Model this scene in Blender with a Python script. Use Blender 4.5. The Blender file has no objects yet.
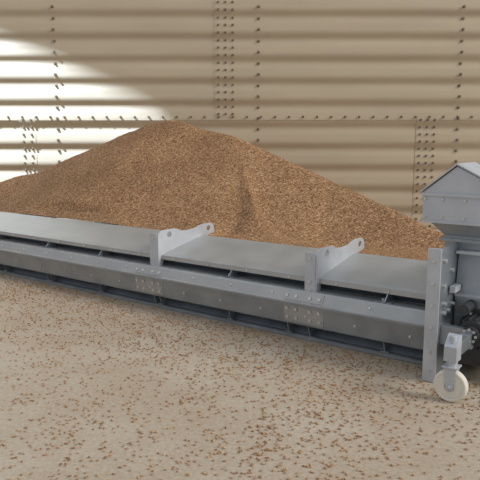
import bpy, bmesh, math, random
from mathutils import Vector, Matrix, noise
random.seed(7)
scene = bpy.context.scene
scene.view_settings.view_transform = 'Standard'
scene.view_settings.look = 'None'

# ------------------------------------------------------------ frame of the conveyor
P0 = Vector((1.285, 4.056, 0)); D = Vector((-0.799, 0.601, 0)).normalized()
N = Vector((-0.601, -0.799, 0)).normalized()
M = Matrix(((D.x, N.x, 0, P0.x), (D.y, N.y, 0, P0.y), (0, 0, 1, 0), (0, 0, 0, 1)))
WALL_Y = 10.8

# ------------------------------------------------------------ materials
def mat(name, col, rough=0.5, metal=0.0):
    m = bpy.data.materials.new(name); m.use_nodes = True
    b = m.node_tree.nodes['Principled BSDF']
    b.inputs['Base Color'].default_value = (*col, 1); b.inputs['Roughness'].default_value = rough
    b.inputs['Metallic'].default_value = metal
    return m, m.node_tree, b

def ramp(nt, stops):
    r = nt.nodes.new('ShaderNodeValToRGB'); e = r.color_ramp.elements
    while len(e) < len(stops): e.new(0.5)
    for el, (p, c) in zip(e, stops): el.position = p; el.color = (*c, 1)
    return r

def coords(nt, scale=(1, 1, 1)):
    tc = nt.nodes.new('ShaderNodeTexCoord'); mp = nt.nodes.new('ShaderNodeMapping')
    mp.inputs['Scale'].default_value = scale
    nt.links.new(tc.outputs['Object'], mp.inputs['Vector']); return mp.outputs[0]

def metal_mat(name, c1, c2, rough=0.42, metal=0.55, scale=6, stretch=(1, 1, 1)):
    m, nt, b = mat(name, c1, rough, metal)
    v = coords(nt, stretch)
    n = nt.nodes.new('ShaderNodeTexNoise'); n.inputs['Scale'].default_value = scale; n.inputs['Detail'].default_value = 6
    r = ramp(nt, [(0.3, c1), (0.7, c2)])
    nt.links.new(v, n.inputs['Vector']); nt.links.new(n.outputs['Fac'], r.inputs[0]); nt.links.new(r.outputs[0], b.inputs['Base Color'])
    mr = nt.nodes.new('ShaderNodeMapRange'); mr.inputs[3].default_value = rough-0.08; mr.inputs[4].default_value = rough+0.12
    nt.links.new(n.outputs['Fac'], mr.inputs[0]); nt.links.new(mr.outputs[0], b.inputs['Roughness'])
    return m

M_STEEL = metal_mat('galvanised_steel', (0.27, 0.30, 0.335), (0.36, 0.39, 0.425), 0.32, 0.6)
M_COVER = metal_mat('cover_sheet', (0.36, 0.365, 0.365), (0.44, 0.44, 0.435), 0.38, 0.4, 4)
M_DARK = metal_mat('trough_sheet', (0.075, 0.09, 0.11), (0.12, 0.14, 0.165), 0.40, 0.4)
M_LUG = metal_mat('lug_steel', (0.44, 0.465, 0.51), (0.54, 0.56, 0.60), 0.4, 0.25)
M_BOLT = metal_mat('zinc_bolt', (0.55, 0.55, 0.55), (0.68, 0.68, 0.66), 0.3, 0.6, 30)
M_BLACK = metal_mat('motor_black', (0.03, 0.032, 0.036), (0.06, 0.06, 0.065), 0.4, 0.2)
M_WHEEL = metal_mat('nylon_wheel', (0.62, 0.58, 0.50), (0.75, 0.72, 0.64), 0.45, 0.0)
M_WALL = metal_mat('bin_sheet', (0.43, 0.355, 0.25), (0.48, 0.40, 0.285), 0.5, 0.15, 1.2, (0.4, 1, 3))
M_WBOLT = metal_mat('bin_bolt', (0.16, 0.125, 0.08), (0.26, 0.21, 0.14), 0.4, 0.4, 30)
M_SEAM = metal_mat('bin_seam', (0.40, 0.32, 0.215), (0.45, 0.365, 0.25), 0.5, 0.1, 5)

def grain_mat(name, scale, bumpd, cols):
    m, nt, b = mat(name, (0.4, 0.2, 0.1), 0.8)
    b.inputs['Specular IOR Level'].default_value = 0.25
    v = coords(nt)
    vo = nt.nodes.new('ShaderNodeTexVoronoi'); vo.inputs['Scale'].default_value = scale
    nt.links.new(v, vo.inputs['Vector'])
    sp = nt.nodes.new('ShaderNodeSeparateColor'); nt.links.new(vo.outputs['Color'], sp.inputs[0])
    r = ramp(nt, cols)
    nt.links.new(sp.outputs[0], r.inputs[0])
    n = nt.nodes.new('ShaderNodeTexNoise'); n.inputs['Scale'].default_value = 1.6; n.inputs['Detail'].default_value = 5
    nt.links.new(v, n.inputs['Vector'])
    r2 = ramp(nt, [(0.3, (0.84, 0.82, 0.80)), (0.7, (1.08, 1.07, 1.05))]); nt.links.new(n.outputs['Fac'], r2.inputs[0])
    mx = nt.nodes.new('ShaderNodeMix'); mx.data_type = 'RGBA'; mx.blend_type = 'MULTIPLY'; mx.inputs[0].default_value = 1
    nt.links.new(r.outputs[0], mx.inputs[6]); nt.links.new(r2.outputs[0], mx.inputs[7]); nt.links.new(mx.outputs[2], b.inputs['Base Color'])
    if bumpd:
        bp = nt.nodes.new('ShaderNodeBump'); bp.inputs['Distance'].default_value = bumpd; bp.inputs['Strength'].default_value = 0.7; bp.invert = True
        nt.links.new(vo.outputs['Distance'], bp.inputs['Height']); nt.links.new(bp.outputs[0], b.inputs['Normal'])
    return m
M_GRAIN = grain_mat('grain', 78, 0.009, [(0.0, (0.13, 0.062, 0.027)), (0.35, (0.285, 0.152, 0.073)), (0.7, (0.385, 0.22, 0.113)), (1.0, (0.57, 0.375, 0.22))])
M_KERNEL = grain_mat('grain_kernel', 45, 0, [(0.0, (0.30, 0.15, 0.065)), (0.35, (0.40, 0.215, 0.10)), (0.7, (0.50, 0.29, 0.145)), (1.0, (0.62, 0.41, 0.24))])

M_FLOOR, nt, b = mat('concrete', (0.45, 0.4, 0.33), 0.8)
b.inputs['Specular IOR Level'].default_value = 0.3
v = coords(nt)
n1 = nt.nodes.new('ShaderNodeTexNoise'); n1.inputs['Scale'].default_value = 0.9; n1.inputs['Detail'].default_value = 8; n1.inputs['Roughness'].default_value = 0.65
n2 = nt.nodes.new('ShaderNodeTexNoise'); n2.inputs['Scale'].default_value = 45; n2.inputs['Detail'].default_value = 4
for n in (n1, n2): nt.links.new(v, n.inputs['Vector'])
r1 = ramp(nt, [(0.3, (0.41, 0.32, 0.23)), (0.50, (0.465, 0.385, 0.295)), (0.70, (0.53, 0.47, 0.385))])
r2 = ramp(nt, [(0.3, (0.84, 0.81, 0.78)), (0.65, (1.04, 1.04, 1.04))])
nt.links.new(n1.outputs['Fac'], r1.inputs[0]); nt.links.new(n2.outputs['Fac'], r2.inputs[0])
mx = nt.nodes.new('ShaderNodeMix'); mx.data_type = 'RGBA'; mx.blend_type = 'MULTIPLY'; mx.inputs[0].default_value = 1
nt.links.new(r1.outputs[0], mx.inputs[6]); nt.links.new(r2.outputs[0], mx.inputs[7]); nt.links.new(mx.outputs[2], b.inputs['Base Color'])
bp = nt.nodes.new('ShaderNodeBump'); bp.inputs['Distance'].default_value = 0.003; bp.inputs['Strength'].default_value = 0.5
nt.links.new(n2.outputs['Fac'], bp.inputs['Height']); nt.links.new(bp.outputs[0], b.inputs['Normal'])

# ------------------------------------------------------------ mesh helpers
def obj_from_bm(name, bm, material, parent=None, smooth=False, bevel=0.0):
    bmesh.ops.recalc_face_normals(bm, faces=bm.faces[:])
    me = bpy.data.meshes.new(name); bm.to_mesh(me); bm.free()
    if smooth:
        for p in me.polygons: p.use_smooth = True
    me.materials.append(material)
    o = bpy.data.objects.new(name, me); scene.collection.objects.link(o)
    if parent: o.parent = parent
    if bevel:
        md = o.modifiers.new('bevel', 'BEVEL'); md.width = bevel; md.segments = 2; md.limit_method = 'ANGLE'
    return o

def empty(name, mtx=None):
    e = bpy.data.objects.new(name, None); scene.collection.objects.link(e)
    if mtx is not None: e.matrix_world = mtx
    e.empty_display_size = 0.2
    return e

def box(bm, x0, x1, y0, y1, z0, z1):
    vs = [bm.verts.new((x, y, z)) for x in (x0, x1) for y in (y0, y1) for z in (z0, z1)]
    for f in ((0, 1, 3, 2), (4, 6, 7, 5), (0, 4, 5, 1), (2, 3, 7, 6), (0, 2, 6, 4), (1, 5, 7, 3)):
        bm.faces.new([vs[i] for i in f])

def prism_s(bm, poly, s0, s1):
    a = [bm.verts.new((s0, p[0], p[1])) for p in poly]; c = [bm.verts.new((s1, p[0], p[1])) for p in poly]
    k = len(poly)
    bm.faces.new(a[::-1]); bm.faces.new(c)
    for i in range(k): bm.faces.new((a[i], a[(i+1) % k], c[(i+1) % k], c[i]))

def sheet(bm, line, t, s0, s1):
    L = []; R = []
    for i, p in enumerate(line):
        a = Vector(line[max(i-1, 0)]); c = Vector(line[min(i+1, len(line)-1)])
        d = (c-a).normalized(); q = Vector((-d.y, d.x))*t/2
        L.append((p[0]+q.x, p[1]+q.y)); R.append((p[0]-q.x, p[1]-q.y))
    prism_s(bm, L+R[::-1], s0, s1)

def plate_holes(bm, outer, holes, s0, t):
    b2 = bmesh.new(); edges = []
    def loop(pts):
        vs = [b2.verts.new((s0, p[0], p[1])) for p in pts]
        for i in range(len(vs)): edges.append(b2.edges.new((vs[i], vs[(i+1) % len(vs)])))
    loop(outer)
    for (cx, cz, r) in holes:
        loop([(cx+r*math.cos(a*math.pi/10), cz+r*math.sin(a*math.pi/10)) for a in range(20)])
    bmesh.ops.triangle_fill(b2, use_beauty=True, use_dissolve=False, edges=edges)
    r = bmesh.ops.extrude_face_region(b2, geom=b2.faces[:])
    bmesh.ops.translate(b2, vec=(t, 0, 0), verts=[g for g in r['geom'] if isinstance(g, bmesh.types.BMVert)])
    me = bpy.data.meshes.new('tmp'); b2.to_mesh(me); b2.free(); bm.from_mesh(me); bpy.data.meshes.remove(me)

def cyl(bm, c, axis, r, h, seg=16, r2=None):
    q = Vector((0, 0, 1)).rotation_difference(Vector(axis).normalized()).to_matrix().to_4x4()
    bmesh.ops.create_cone(bm, cap_ends=True, segments=seg, radius1=r, radius2=r if r2 is None else r2, depth=h, matrix=Matrix.Translation(c) @ q)

# ------------------------------------------------------------ floor
bm = bmesh.new(); vs = [bm.verts.new(p) for p in ((-16, -6, 0), (16, -6, 0), (16, WALL_Y+0.3, 0), (-16, WALL_Y+0.3, 0))]; bm.faces.new(vs)
obj_from_bm('floor', bm, M_FLOOR)

# ------------------------------------------------------------ corrugated bin wall
PITCH = 0.365; AMP = 0.0155
def wall_off(z):
    a = 2*math.pi*z/PITCH
    return AMP*(math.sin(a)+0.22*math.sin(2*a+0.6))
wall = empty('wall_back')
bm = bmesh.new()
nz = 6.6; steps = int(nz/PITCH*18)
prev = None
for i in range(steps+1):
    z = nz*i/steps
    row = [bm.verts.new((x, WALL_Y-wall_off(z), z)) for x in (-14, -7, 0, 7, 14)]
    if prev:
        for j in range(4): bm.faces.new((prev[j], prev[j+1], row[j+1], row[j]))
    prev = row
obj_from_bm('corrugated_sheet', bm, M_WALL, wall, smooth=True)
def wx(u): return (u-240)*0.01735
def wz(vv): return 1.5-(vv-143)*0.0176
bm = bmesh.new()
def wbolt(x, z, r=0.028):
    cyl(bm, (x, WALL_Y-wall_off(z)-0.014, z), (0, -1, 0), r, 0.034, 8, r*0.7)
zs = wz(118)
for u in (60, 258, 455, -137):
    for k in range(0, 34):
        z = 0.09+k*PITCH/2
        if z < 6.4: wbolt(wx(u), z, 0.027)
for u in (219, 226, 233, -170, -163):
    z = zs+0.05
    while z < 6.4: wbolt(wx(u), z, 0.023); z += PITCH/3
for u in (26, 34, 418, 425, 432):
    z = zs-0.05
    while z > 0: wbolt(wx(u), z, 0.023); z -= PITCH/3
x = -9
while x < 9:
    wbolt(x, zs, 0.022); x += 0.24
obj_from_bm('bolts', bm, M_WBOLT, wall)
bm = bmesh.new()
def strip(u0, u1, z0, z1):
    n = max(2, int((z1-z0)/PITCH*18)); pr = None
    for i in range(n+1):
        z = z0+(z1-z0)*i/n; y = WALL_Y-wall_off(z)-0.006
        cur = [bm.verts.new((wx(u0), y+0.006, z)), bm.verts.new((wx(u0), y, z)), bm.verts.new((wx(u1), y, z)), bm.verts.new((wx(u1), y+0.006, z))]
        if pr:
            for j in range(3): bm.faces.new((pr[j], pr[j+1], cur[j+1], cur[j]))
        pr = cur
strip(215, 237, zs, 6.5); strip(414, 436, 0, zs); strip(22, 38, 0, zs); strip(-174, -159, zs, 6.5)
obj_from_bm('lap_strips', bm, M_WALL, wall, smooth=False)
bm = bmesh.new(); box(bm, -13.5, 13.5, WALL_Y-wall_off(zs-.05)-0.006, WALL_Y+0.02, zs-0.06, zs-0.05)
obj_from_bm('ring_lap', bm, M_SEAM, wall)

# ------------------------------------------------------------ grain pile
ridge = [(-6.5, 10.3, 0.35), (-3.75, 9.5, 0.87), (-2.9, 9.3, 1.10), (-1.55, 9.0, 1.67), (-1.25, 8.88, 1.77), (-1.02, 8.73, 1.80), (-0.78, 8.55, 1.77), (-0.45, 8.32, 1.68), (-0.03, 7.9, 1.54), (0.50, 7.55, 1.31),
         (1.045, 7.15, 1.055), (1.68, 6.4, 0.775), (2.05, 5.85, 0.60), (2.6, 5.2, 0.30)]
pts = []
for a, c in zip(ridge[:-1], ridge[1:]):
    L = math.hypot(c[0]-a[0], c[1]-a[1]); k = max(2, int(L/0.07))
    for i in range(k):
        t = i/k; pts.append(tuple(a[j]*(1-t)+c[j]*t for j in range(3)))
pts.append(ridge[-1])
PEND = WALL_Y-0.06
def pile_h(x, y):
    p = Vector((x, y, 0))-P0; s = p.dot(D); w = -p.dot(N)
    best = max(h-0.66*(math.sqrt((x-px)**2+(y-py)**2+0.003)-0.055) for px, py, h in pts)
    sx, sy = -0.03, 7.9; ex, ey = 0.16, 6.5
    t = max(0, min(1, ((x-sx)*(ex-sx)+(y-sy)*(ey-sy))/((ex-sx)**2+(ey-sy)**2)))
    dd = math.hypot(x-(sx+t*(ex-sx)), y-(sy+t*(ey-sy)))
    best = max(best, 1.54-0.56*1.4*t-0.68*dd)
    base = 0.56-0.10*max(0, w-0.6)
    if s < 0.1: base -= 0.5*(0.1-s)
    if s > 5.5: base -= 0.25*(s-5.5)
    d = best-base
    z = base+math.log(1+math.exp(min(40, d*16)))/16 if d < 2 else best
    nn = noise.noise(Vector((x*1.3, y*1.3, 3)))*0.035+noise.noise(Vector((x*4, y*4, 1)))*0.012+noise.noise(Vector((x*13, y*13, 5)))*0.005
    z += nn*min(1, max(0, (w-0.5)*3))
    if w < 0.75: z = min(z, 0.60+0.6*max(0, w-0.57)+noise.noise(Vector((s*6, w*6, 2)))*0.008)
    return max(z, 0.0)
pile = empty('grain_pile')
bm = bmesh.new(); st = 0.038
ns = int(10.2/st); nw = int(6.4/st); grid = {}
for i in range(ns+1):
    for j in range(nw+1):
        s = -1.3+i*st; w = 0.59+j*st
        p = P0+D*s-N*w
        if p.y > PEND: continue
        grid[i, j] = bm.verts.new((p.x, p.y, pile_h(p.x, p.y)))
for i in range(ns):
    for j in range(nw):
        q = [(i, j), (i+1, j), (i+1, j+1), (i, j+1)]
        if all(k in grid for k in q):
            f = [grid[k] for k in q]
            if max(vv.co.z for vv in f) > 0.004: bm.faces.new(f)
for vv in [vv for vv in bm.verts if not vv.link_faces]: bm.verts.remove(vv)
obj_from_bm('heap', bm, M_GRAIN, pile, smooth=True)

def kernel_mesh(name, places, material, parent=None):
    verts = []; faces = []
    base = [(1, 0, 0), (-1, 0, 0), (0, 1, 0), (0, -1, 0), (0, 0, 1), (0, 0, -1)]
    fc = [(0, 2, 4), (2, 1, 4), (1, 3, 4), (3, 0, 4), (2, 0, 5), (1, 2, 5), (3, 1, 5), (0, 3, 5)]
    for (x, y, z, r) in places:
        a = random.uniform(0, math.pi); ca, sa = math.cos(a), math.sin(a)
        l, wd, h = r*random.uniform(1.1, 1.6), r*random.uniform(.7, 1), r*.6; ti = random.uniform(-.4, .4)
        k = len(verts)
        for (bx, by, bz) in base:
            X, Y, Z = bx*l, by*wd, bz*h+bx*ti*r*.5
            verts.append((x+X*ca-Y*sa, y+X*sa+Y*ca, max(0.0005, z+Z) if parent is None else z+Z))
        faces += [tuple(k+i for i in f) for f in fc]
    me = bpy.data.meshes.new(name); me.from_pydata(verts, [], faces); me.materials.append(material)
    for p in me.polygons: p.use_smooth = True
    o = bpy.data.objects.new(name, me); scene.collection.objects.link(o)
    if parent: o.parent = parent
    return o
pl = []
while len(pl) < 12000:
    s = random.uniform(-0.3, 6.5); w = random.uniform(0.6, 3.2); p = P0+D*s-N*w
    if p.y > WALL_Y-0.15: continue
    h = pile_h(p.x, p.y)
    if h > 0.1: pl.append((p.x, p.y, h+0.001, random.uniform(0.005, 0.0075)))
kernel_mesh('surface_kernels', pl, M_KERNEL, pile)

pl = []
while len(pl) < 15000:
    x = random.uniform(-4.8, 2.4); y = random.uniform(2.3, 8.6)
    p = Vector((x, y, 0))-P0; s = p.dot(D); n = p.dot(N)
    if n < 0.06: continue
    dn = 0.12+0.8*math.exp(-abs(n)/0.8)
    dn += 1.2*max(0, noise.noise(Vector((x*0.9+3, y*0.9, 0))))+0.6*max(0, noise.noise(Vector((x*3, y*3, 7))))
    if random.random() < dn*0.7: pl.append((x, y, 0.005, random.uniform(0.005, 0.0088)))
kernel_mesh('scattered_grain', pl, M_KERNEL)

# ------------------------------------------------------------ conveyor
conv = empty('grain_conveyor', M)
S0, S1 = -0.10, 8.0
bm = bmesh.new()
sheet(bm, [(-0.58, 0.57), (-0.57, 0.605), (-0.03, 0.50), (0.005, 0.49), (0.008, 0.455)], 0.006, S0, S1)
obj_from_bm('cover_panel', bm, M_COVER, conv)
bm = bmesh.new()
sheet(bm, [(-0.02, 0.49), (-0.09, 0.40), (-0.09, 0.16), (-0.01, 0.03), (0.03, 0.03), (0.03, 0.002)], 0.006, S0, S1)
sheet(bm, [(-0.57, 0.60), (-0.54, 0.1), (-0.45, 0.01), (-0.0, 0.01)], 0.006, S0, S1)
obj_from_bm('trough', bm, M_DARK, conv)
bm = bmesh.new()
sheet(bm, [(-0.09, 0.392), (0.065, 0.392), (0.075, 0.38), (0.105, 0.315), (0.118, 0.308), (0.118, 0.292)], 0.006, S0, S1)
obj_from_bm('upper_rail', bm, M_COVER, conv)
bm = bmesh.new()
sheet(bm, [(-0.09, 0.115), (0.05, 0.115), (0.078, 0.13), (0.095, 0.285), (0.125, 0.29), (0.125, 0.30)], 0.006, S0, S1)
obj_from_bm('side_rail', bm, M_STEEL, conv)
bm = bmesh.new(); sheet(bm, [(0.02, 0.035), (0.036, 0.03), (0.036, 0.004)], 0.005, S0, S1)
obj_from_bm('foot_angle', bm, M_STEEL, conv)
bm = bmesh.new()
gs = [0.30, 1.68, 3.30, 4.15, 5.1, 6.2]
for s in gs:
    prism_s(bm, [(-0.09, 0.392), (0.055, 0.395), (0.06, 0.41), (-0.015, 0.485), (-0.03, 0.485)], s, s+0.008)
    box(bm, s-0.04, s+0.09, -0.06, 0.05, 0.396, 0.402)
    for o_ in (0, 0.80):
        prism_s(bm, [(-0.08, 0.115), (0.055, 0.115), (0.03, 0.03), (-0.01, 0.03)], s+o_, s+o_+0.008)
        box(bm, s+o_-0.03, s+o_+0.03, 0.028, 0.05, 0.04, 0.048)
for s in (0.86, 2.50, 7.0):
    prism_s(bm, [(-0.08, 0.115), (0.06, 0.115), (0.03, 0.03), (-0.01, 0.03)], s+0.05, s+0.058)
obj_from_bm('gussets', bm, M_STEEL, conv)
for idx, s in enumerate((0.86, 2.50, 7.0)):
    bm = bmesh.new()
    outer = [(0.05, 0.345), (0.05, 0.67), (0.035, 0.70), (-0.01, 0.718), (-0.17, 0.718), (-0.21, 0.71), (-0.25, 0.69), (-0.34, 0.682), (-0.46, 0.69), (-0.52, 0.708),
             (-0.58, 0.718), (-0.69, 0.718), (-0.73, 0.70), (-0.745, 0.67), (-0.74, 0.62), (-0.57, 0.59), (-0.03, 0.49), (0.0, 0.345)]
    plate_holes(bm, outer, [(-0.10, 0.668, 0.028), (-0.66, 0.668, 0.028)], s-0.006, 0.012)
    box(bm, s+0.006, s+0.095, 0.045, 0.055, 0.335, 0.69)
    obj_from_bm('lifting_lug_%d' % (idx+1), bm, M_LUG, conv, bevel=0.0015)
bm = bmesh.new()
for s in (0.86, 2.50, 7.0):
    for z in (0.65, 0.47, 0.40): cyl(bm, (s+0.05, 0.060, z), (0, 1, 0), 0.012, 0.014, 6)
    for ds in (-0.06, 0.02, 0.14, 0.22):
        cyl(bm, (s+ds, 0.096, 0.35), (0, 1, 0.4), 0.013, 0.022, 6)
        cyl(bm, (s+ds, 0.10, 0.25), (0, 1, 0), 0.013, 0.022, 6)
        cyl(bm, (s+ds, 0.090, 0.18), (0, 1, 0), 0.013, 0.022, 6)
s = 0.1
while s < 7.4:
    cyl(bm, (s, 0.090, 0.205), (0, 1, 0), 0.010, 0.018, 6)
    cyl(bm, (s+.2, 0.012, 0.472), (0, 1, 0), 0.009, 0.014, 6)
    cyl(bm, (s+.3, 0.09, 0.352), (0, 1, 0.4), 0.009, 0.018, 6)
    s += 0.41
for g in gs:
    cyl(bm, (g+0.04, 0.0, 0.408), (0, 0, 1), 0.012, 0.018, 6)
obj_from_bm('bolts', bm, M_BOLT, conv)
bm = bmesh.new()
for s in (0.86, 2.50, 7.0):
    prism_s(bm, [(0.093, 0.278), (0.099, 0.278), (0.087, 0.145), (0.080, 0.145)], s-0.09, s+0.25)
    prism_s(bm, [(0.076, 0.385), (0.105, 0.32), (0.110, 0.323), (0.081, 0.388)], s-0.09, s+0.25)
obj_from_bm('splice_plates', bm, M_COVER, conv)

# ------------------------------------------------------------ head machine at the right
head = empty('grain_auger_drive_head', M)
bm = bmesh.new()
plate_holes(bm, [(0.29, 0.02), (0.29, 0.84), (0.27, 0.86), (-0.6, 0.86), (-0.6, 0.06), (0.12, 0.02)], [(-0.16, 0.42, 0.03)], -0.155, 0.012)
obj_from_bm('end_plate', bm, M_STEEL, head)
bm = bmesh.new()
box(bm, -0.155, -0.07, 0.288, 0.30, 0.003, 0.86)
obj_from_bm('end_flange', bm, M_LUG, head, bevel=0.002)
bm = bmesh.new()
def hood(bm, s0, s1, n0, n1, z0, ze, za, sa):
    a = [bm.verts.new((s, n0, z)) for s, z in ((s0, z0), (s1, z0), (s1, ze), (sa, za), (s0, ze))]
    c = [bm.verts.new((s, n1, z)) for s, z in ((s0, z0), (s1, z0), (s1, ze), (sa, za), (s0, ze))]
    bm.faces.new(a); bm.faces.new(c[::-1])
    for i in range(5): bm.faces.new((a[i], a[(i+1) % 5], c[(i+1) % 5], c[i]))
hood(bm, 0.075, -0.48, 0.04, -0.32, 0.985, 1.185, 1.355, -0.14)
obj_from_bm('hood', bm, M_LUG, head, bevel=0.006)
bm = bmesh.new()
box(bm, 0.08, -0.485, 0.041, 0.048, 0.985, 1.00); box(bm, 0.08, -0.485, 0.041, 0.050, 1.160, 1.180)
rf = [(0.085, 1.182), (-0.14, 1.362), (-0.495, 1.180)]
for i in range(2):
    p, q = Vector((rf[i][0], rf[i][1])), Vector((rf[i+1][0], rf[i+1][1]))
    vs = []
    for nn in (0.052, -0.33):
        for (x, z) in ((p.x, p.y), (q.x, q.y), (q.x, q.y+0.010), (p.x, p.y+0.010)): vs.append(bm.verts.new((x, nn, z)))
    for f in ((0, 1, 2, 3), (7, 6, 5, 4), (0, 4, 5, 1), (2, 6, 7, 3), (1, 5, 6, 2), (0, 3, 7, 4)): bm.faces.new([vs[k] for k in f])
obj_from_bm('hood_roof', bm, M_LUG, head)
bm = bmesh.new()
t = [(0.03, 0.0), (-0.40, 0.0), (-0.40, -0.30), (0.03, -0.30)]; q = [(-0.06, -0.03), (-0.34, -0.03), (-0.34, -0.28), (-0.06, -0.28)]
A = [bm.verts.new((p[0], p[1], 0.985)) for p in t]; B = [bm.verts.new((p[0], p[1], 0.90)) for p in q]; C = [bm.verts.new((p[0], p[1], 0.80)) for p in q]
bm.faces.new(A); bm.faces.new(C[::-1])
for i in range(4):
    bm.faces.new((A[i], A[(i+1) % 4], B[(i+1) % 4], B[i])); bm.faces.new((B[i], B[(i+1) % 4], C[(i+1) % 4], C[i]))
box(bm, -0.03, -0.38, 0.0, -0.31, 0.865, 0.885)
obj_from_bm('neck', bm, M_STEEL, head)
bm = bmesh.new()
prism_s(bm, [(0.0, 0.06), (0.02, 0.5), (-0.02, 0.80), (-0.5, 0.80), (-0.56, 0.06)], -0.44, -0.16)
obj_from_bm('housing', bm, M_STEEL, head, bevel=0.004)
bm = bmesh.new()
box(bm, -0.45, -0.165, 0.0, 0.05, 0.80, 0.815); box(bm, -0.45, -0.165, 0.0, 0.04, 0.52, 0.535)
box(bm, -0.20, -0.165, 0.03, 0.14, 0.56, 0.60)
obj_from_bm('housing_flanges', bm, M_LUG, head)
bm = bmesh.new()
cyl(bm, (-0.33, 0.10, 0.33), (0, 1, 0), 0.085, 0.20, 28)
cyl(bm, (-0.33, 0.215, 0.33), (0, 1, 0), 0.055, 0.05, 24)
cyl(bm, (-0.33, 0.03, 0.33), (0, 1, 0), 0.12, 0.02, 28)
for k in range(14):
    a = k*math.tau/14
    cyl(bm, (-0.33+0.09*math.cos(a), 0.10, 0.33+0.09*math.sin(a)), (0, 1, 0), 0.008, 0.18, 6)
cyl(bm, (-0.27, 0.10, 0.47), (0, 1, 0), 0.035, 0.16, 20)
box(bm, -0.55, -0.2, -0.1, 0.1, 0.10, 0.20)
cyl(bm, (-0.66, 0.05, 0.12), (0, 1, 0), 0.12, 0.09, 28)
obj_from_bm('gear_motor', bm, M_BLACK, head)
bm = bmesh.new()
for (n, z) in ((0.21, 0.50), (0.21, 0.44), (0.13, 0.44), (0.05, 0.47), (0.20, 0.34), (0.13, 0.34), (0.20, 0.25), (0.1, 0.7), (-0.1, 0.6), (0.24, 0.78), (0.24, 0.62)):
    cyl(bm, (-0.162, n, z), (-1, 0, 0), 0.014, 0.022, 6)
for z in (0.08, 0.2, 0.36, 0.5, 0.64, 0.78): cyl(bm, (-0.112, 0.305, z), (0, 1, 0), 0.010, 0.014, 6)
for k in range(8):
    a = k*math.tau/8; cyl(bm, (-0.33+0.04*math.cos(a), 0.245, 0.33+0.04*math.sin(a)), (0, 1, 0), 0.009, 0.014, 6)
for k in range(6):
    a = k*math.tau/6; cyl(bm, (-0.33+0.105*math.cos(a), 0.046, 0.33+0.105*math.sin(a)), (0, 1, 0), 0.010, 0.016, 6)
for s in (0.055, -0.06, -0.2, -0.34):
    cyl(bm, (s, 0.046, 1.025), (0, 1, 0), 0.009, 0.014, 6); cyl(bm, (s, 0.046, 1.14), (0, 1, 0), 0.009, 0.014, 6)
obj_from_bm('bolts', bm, M_BOLT, head)
cs, cn, cr = -0.32, 0.51, 0.098
bm = bmesh.new()
prof = [(-0.026, 0.03), (-0.026, 0.07), (-0.022, 0.074), (-0.026, 0.082), (-0.024, 0.092), (-0.016, cr), (0.016, cr), (0.024, 0.092), (0.026, 0.082), (0.022, 0.074), (0.026, 0.07), (0.026, 0.03)]
rings = []
for k in range(40):
    a = k*math.tau/40
    rings.append([bm.verts.new((cs+r*math.cos(a), cn+x, cr+r*math.sin(a))) for x, r in prof])
for k in range(40):
    for i in range(len(prof)-1): bm.faces.new((rings[k][i], rings[k][i+1], rings[(k+1) % 40][i+1], rings[(k+1) % 40][i]))
cyl(bm, (cs, cn, cr), (0, 1, 0), 0.031, 0.046, 24)
obj_from_bm('caster_wheel', bm, M_WHEEL, head, bevel=0.002)
bm = bmesh.new()
for sgn in (-1, 1):
    n0 = cn+sgn*0.034
    a = [bm.verts.new((cs+x, n0-0.003, z)) for x, z in ((-0.02, cr-0.022), (0.02, cr-0.022), (0.038, cr+0.115), (-0.038, cr+0.115))]
    c = [bm.verts.new((vv.co.x, n0+0.003, vv.co.z)) for vv in a]
    bm.faces.new(a); bm.faces.new(c[::-1])
    for i in range(4): bm.faces.new((a[i], a[(i+1) % 4], c[(i+1) % 4], c[i]))
box(bm, cs-0.045, cs+0.045, cn-0.045, cn+0.045, cr+0.112, cr+0.122)
cyl(bm, (cs, cn, cr+0.135), (0, 0, 1), 0.032, 0.03, 20)
cyl(bm, (cs, cn, cr+0.22), (0, 0, 1), 0.02, 0.16, 16)
cyl(bm, (cs, cn, cr), (0, 1, 0), 0.011, 0.10, 8)
prism_s(bm, [(cn+0.035, cr+0.15), (cn+0.035, cr+0.24), (cn-0.03, cr+0.30), (cn-0.05, cr+0.30), (cn-0.05, cr+0.15)], cs-0.035, cs+0.04)
obj_from_bm('caster_fork', bm, M_LUG, head, bevel=0.002)
bm = bmesh.new()
box(bm, cs-0.03, cs+0.03, 0.20, cn-0.03, cr+0.17, cr+0.25)
box(bm, cs-0.03, -0.155, 0.19, 0.25, cr+0.15, cr+0.27)
obj_from_bm('caster_arm', bm, M_STEEL, head, bevel=0.002)

# ------------------------------------------------------------ added unseen spot with cut-out mask, makes the bright wall patch (left)
LP = Vector((-8.6, 7.9, 11.2))
fl = empty('added_spot_rig')
aim = Vector((-3.0, WALL_Y, 1.7)); ax = (aim-LP).normalized()
ld = bpy.data.lights.new('added_patch_spot', 'SPOT'); ld.energy = 40000; ld.spot_size = math.radians(58); ld.spot_blend = 0.1; ld.shadow_soft_size = 0.01  # added spot, stands in for sunlight on the left wall
ld.color = (0.60, 0.76, 1.0)
lo = bpy.data.objects.new('added_patch_spot', ld); scene.collection.objects.link(lo); lo.location = LP
lo.rotation_euler = ax.to_track_quat('-Z', 'Y').to_euler(); lo.parent = fl
poly = [(-6.0, 3.9), (wx(0), wz(43)), (wx(70), wz(70)), (wx(152), wz(109)), (wx(170), wz(120)), (wx(185), wz(145)), (-1.2, 0.1), (-6.0, 0.1)]  # outline of the bright patch on the wall
C0 = LP+ax*0.9
e1 = ax.cross(Vector((0, 0, 1))).normalized(); e2 = e1.cross(ax)
bm = bmesh.new(); edges = []
def lp(pts):
    vs = [bm.verts.new(p) for p in pts]
    for i in range(len(vs)): edges.append(bm.edges.new((vs[i], vs[(i+1) % len(vs)])))
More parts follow.
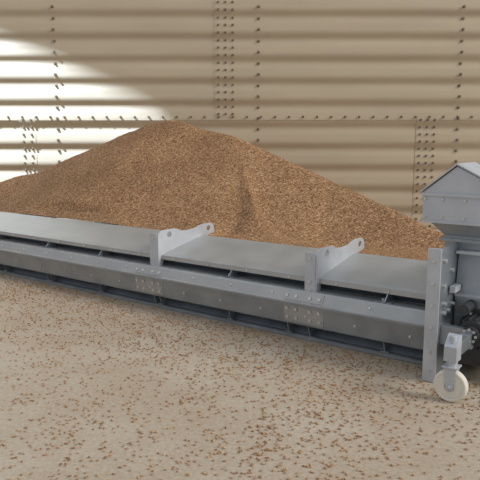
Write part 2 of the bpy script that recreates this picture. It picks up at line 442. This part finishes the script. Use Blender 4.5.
lp([C0+e1*a+e2*c for a, c in ((-.65, -.65), (.65, -.65), (.65, .65), (-.65, .65))])
hp = []
for X, Z in poly:
    d = Vector((X, WALL_Y, Z))-LP; hp.append(LP+d*(0.9/d.dot(ax)))
lp(hp)
bmesh.ops.triangle_fill(bm, use_beauty=True, edges=edges)
obj_from_bm('patch_mask_plate', bm, M_BLACK, fl)  # added unseen plate, its hole shapes the spot's light into the wall patch
bm = bmesh.new()
cyl(bm, (LP.x-0.35, LP.y-0.25, 5.7), (0, 0, 1), 0.09, 11.4, 16)
cyl(bm, LP-ax*0.2, ax, 0.22, 0.3, 24)
for a in (-.6, .6):
    cyl(bm, LP+ax*0.35+e1*a*0.75, ax+e1*a*0.45, 0.015, 1.1, 8)
obj_from_bm('added_spot_stand', bm, M_STEEL, fl)  # added support for the unseen spot

# ------------------------------------------------------------ light
w = bpy.data.worlds.new('sky'); scene.world = w; w.use_nodes = True
nt = w.node_tree; bg = nt.nodes['Background']
tc = nt.nodes.new('ShaderNodeTexCoord'); sp = nt.nodes.new('ShaderNodeSeparateXYZ')
r = ramp(nt, [(0.0, (0.42, 0.38, 0.33)), (0.48, (0.55, 0.52, 0.48)), (0.56, (0.80, 0.82, 0.85)), (1.0, (0.80, 0.88, 0.98))])
mr = nt.nodes.new('ShaderNodeMapRange'); mr.inputs[1].default_value = -1; mr.inputs[2].default_value = 1
nt.links.new(tc.outputs['Generated'], sp.inputs[0]); nt.links.new(sp.outputs[2], mr.inputs[0]); nt.links.new(mr.outputs[0], r.inputs[0]); nt.links.new(r.outputs[0], bg.inputs[0])
bg.inputs[1].default_value = 0.74
sd = bpy.data.lights.new('sun', 'SUN'); sd.energy = 2.2; sd.angle = math.radians(25); sd.color = (1.0, 0.94, 0.84)
so = bpy.data.objects.new('sun', sd); scene.collection.objects.link(so)
so.rotation_euler = Vector((-0.95, 0.40, -0.60)).to_track_quat('-Z', 'Y').to_euler()

# ------------------------------------------------------------ camera
cd = bpy.data.cameras.new('camera'); cd.sensor_width = 36; cd.lens = 46.5
co = bpy.data.objects.new('camera', cd); scene.collection.objects.link(co)
co.location = (0, 0, 1.5); co.rotation_euler = (math.radians(90-8.9), 0, 0)
scene.camera = co
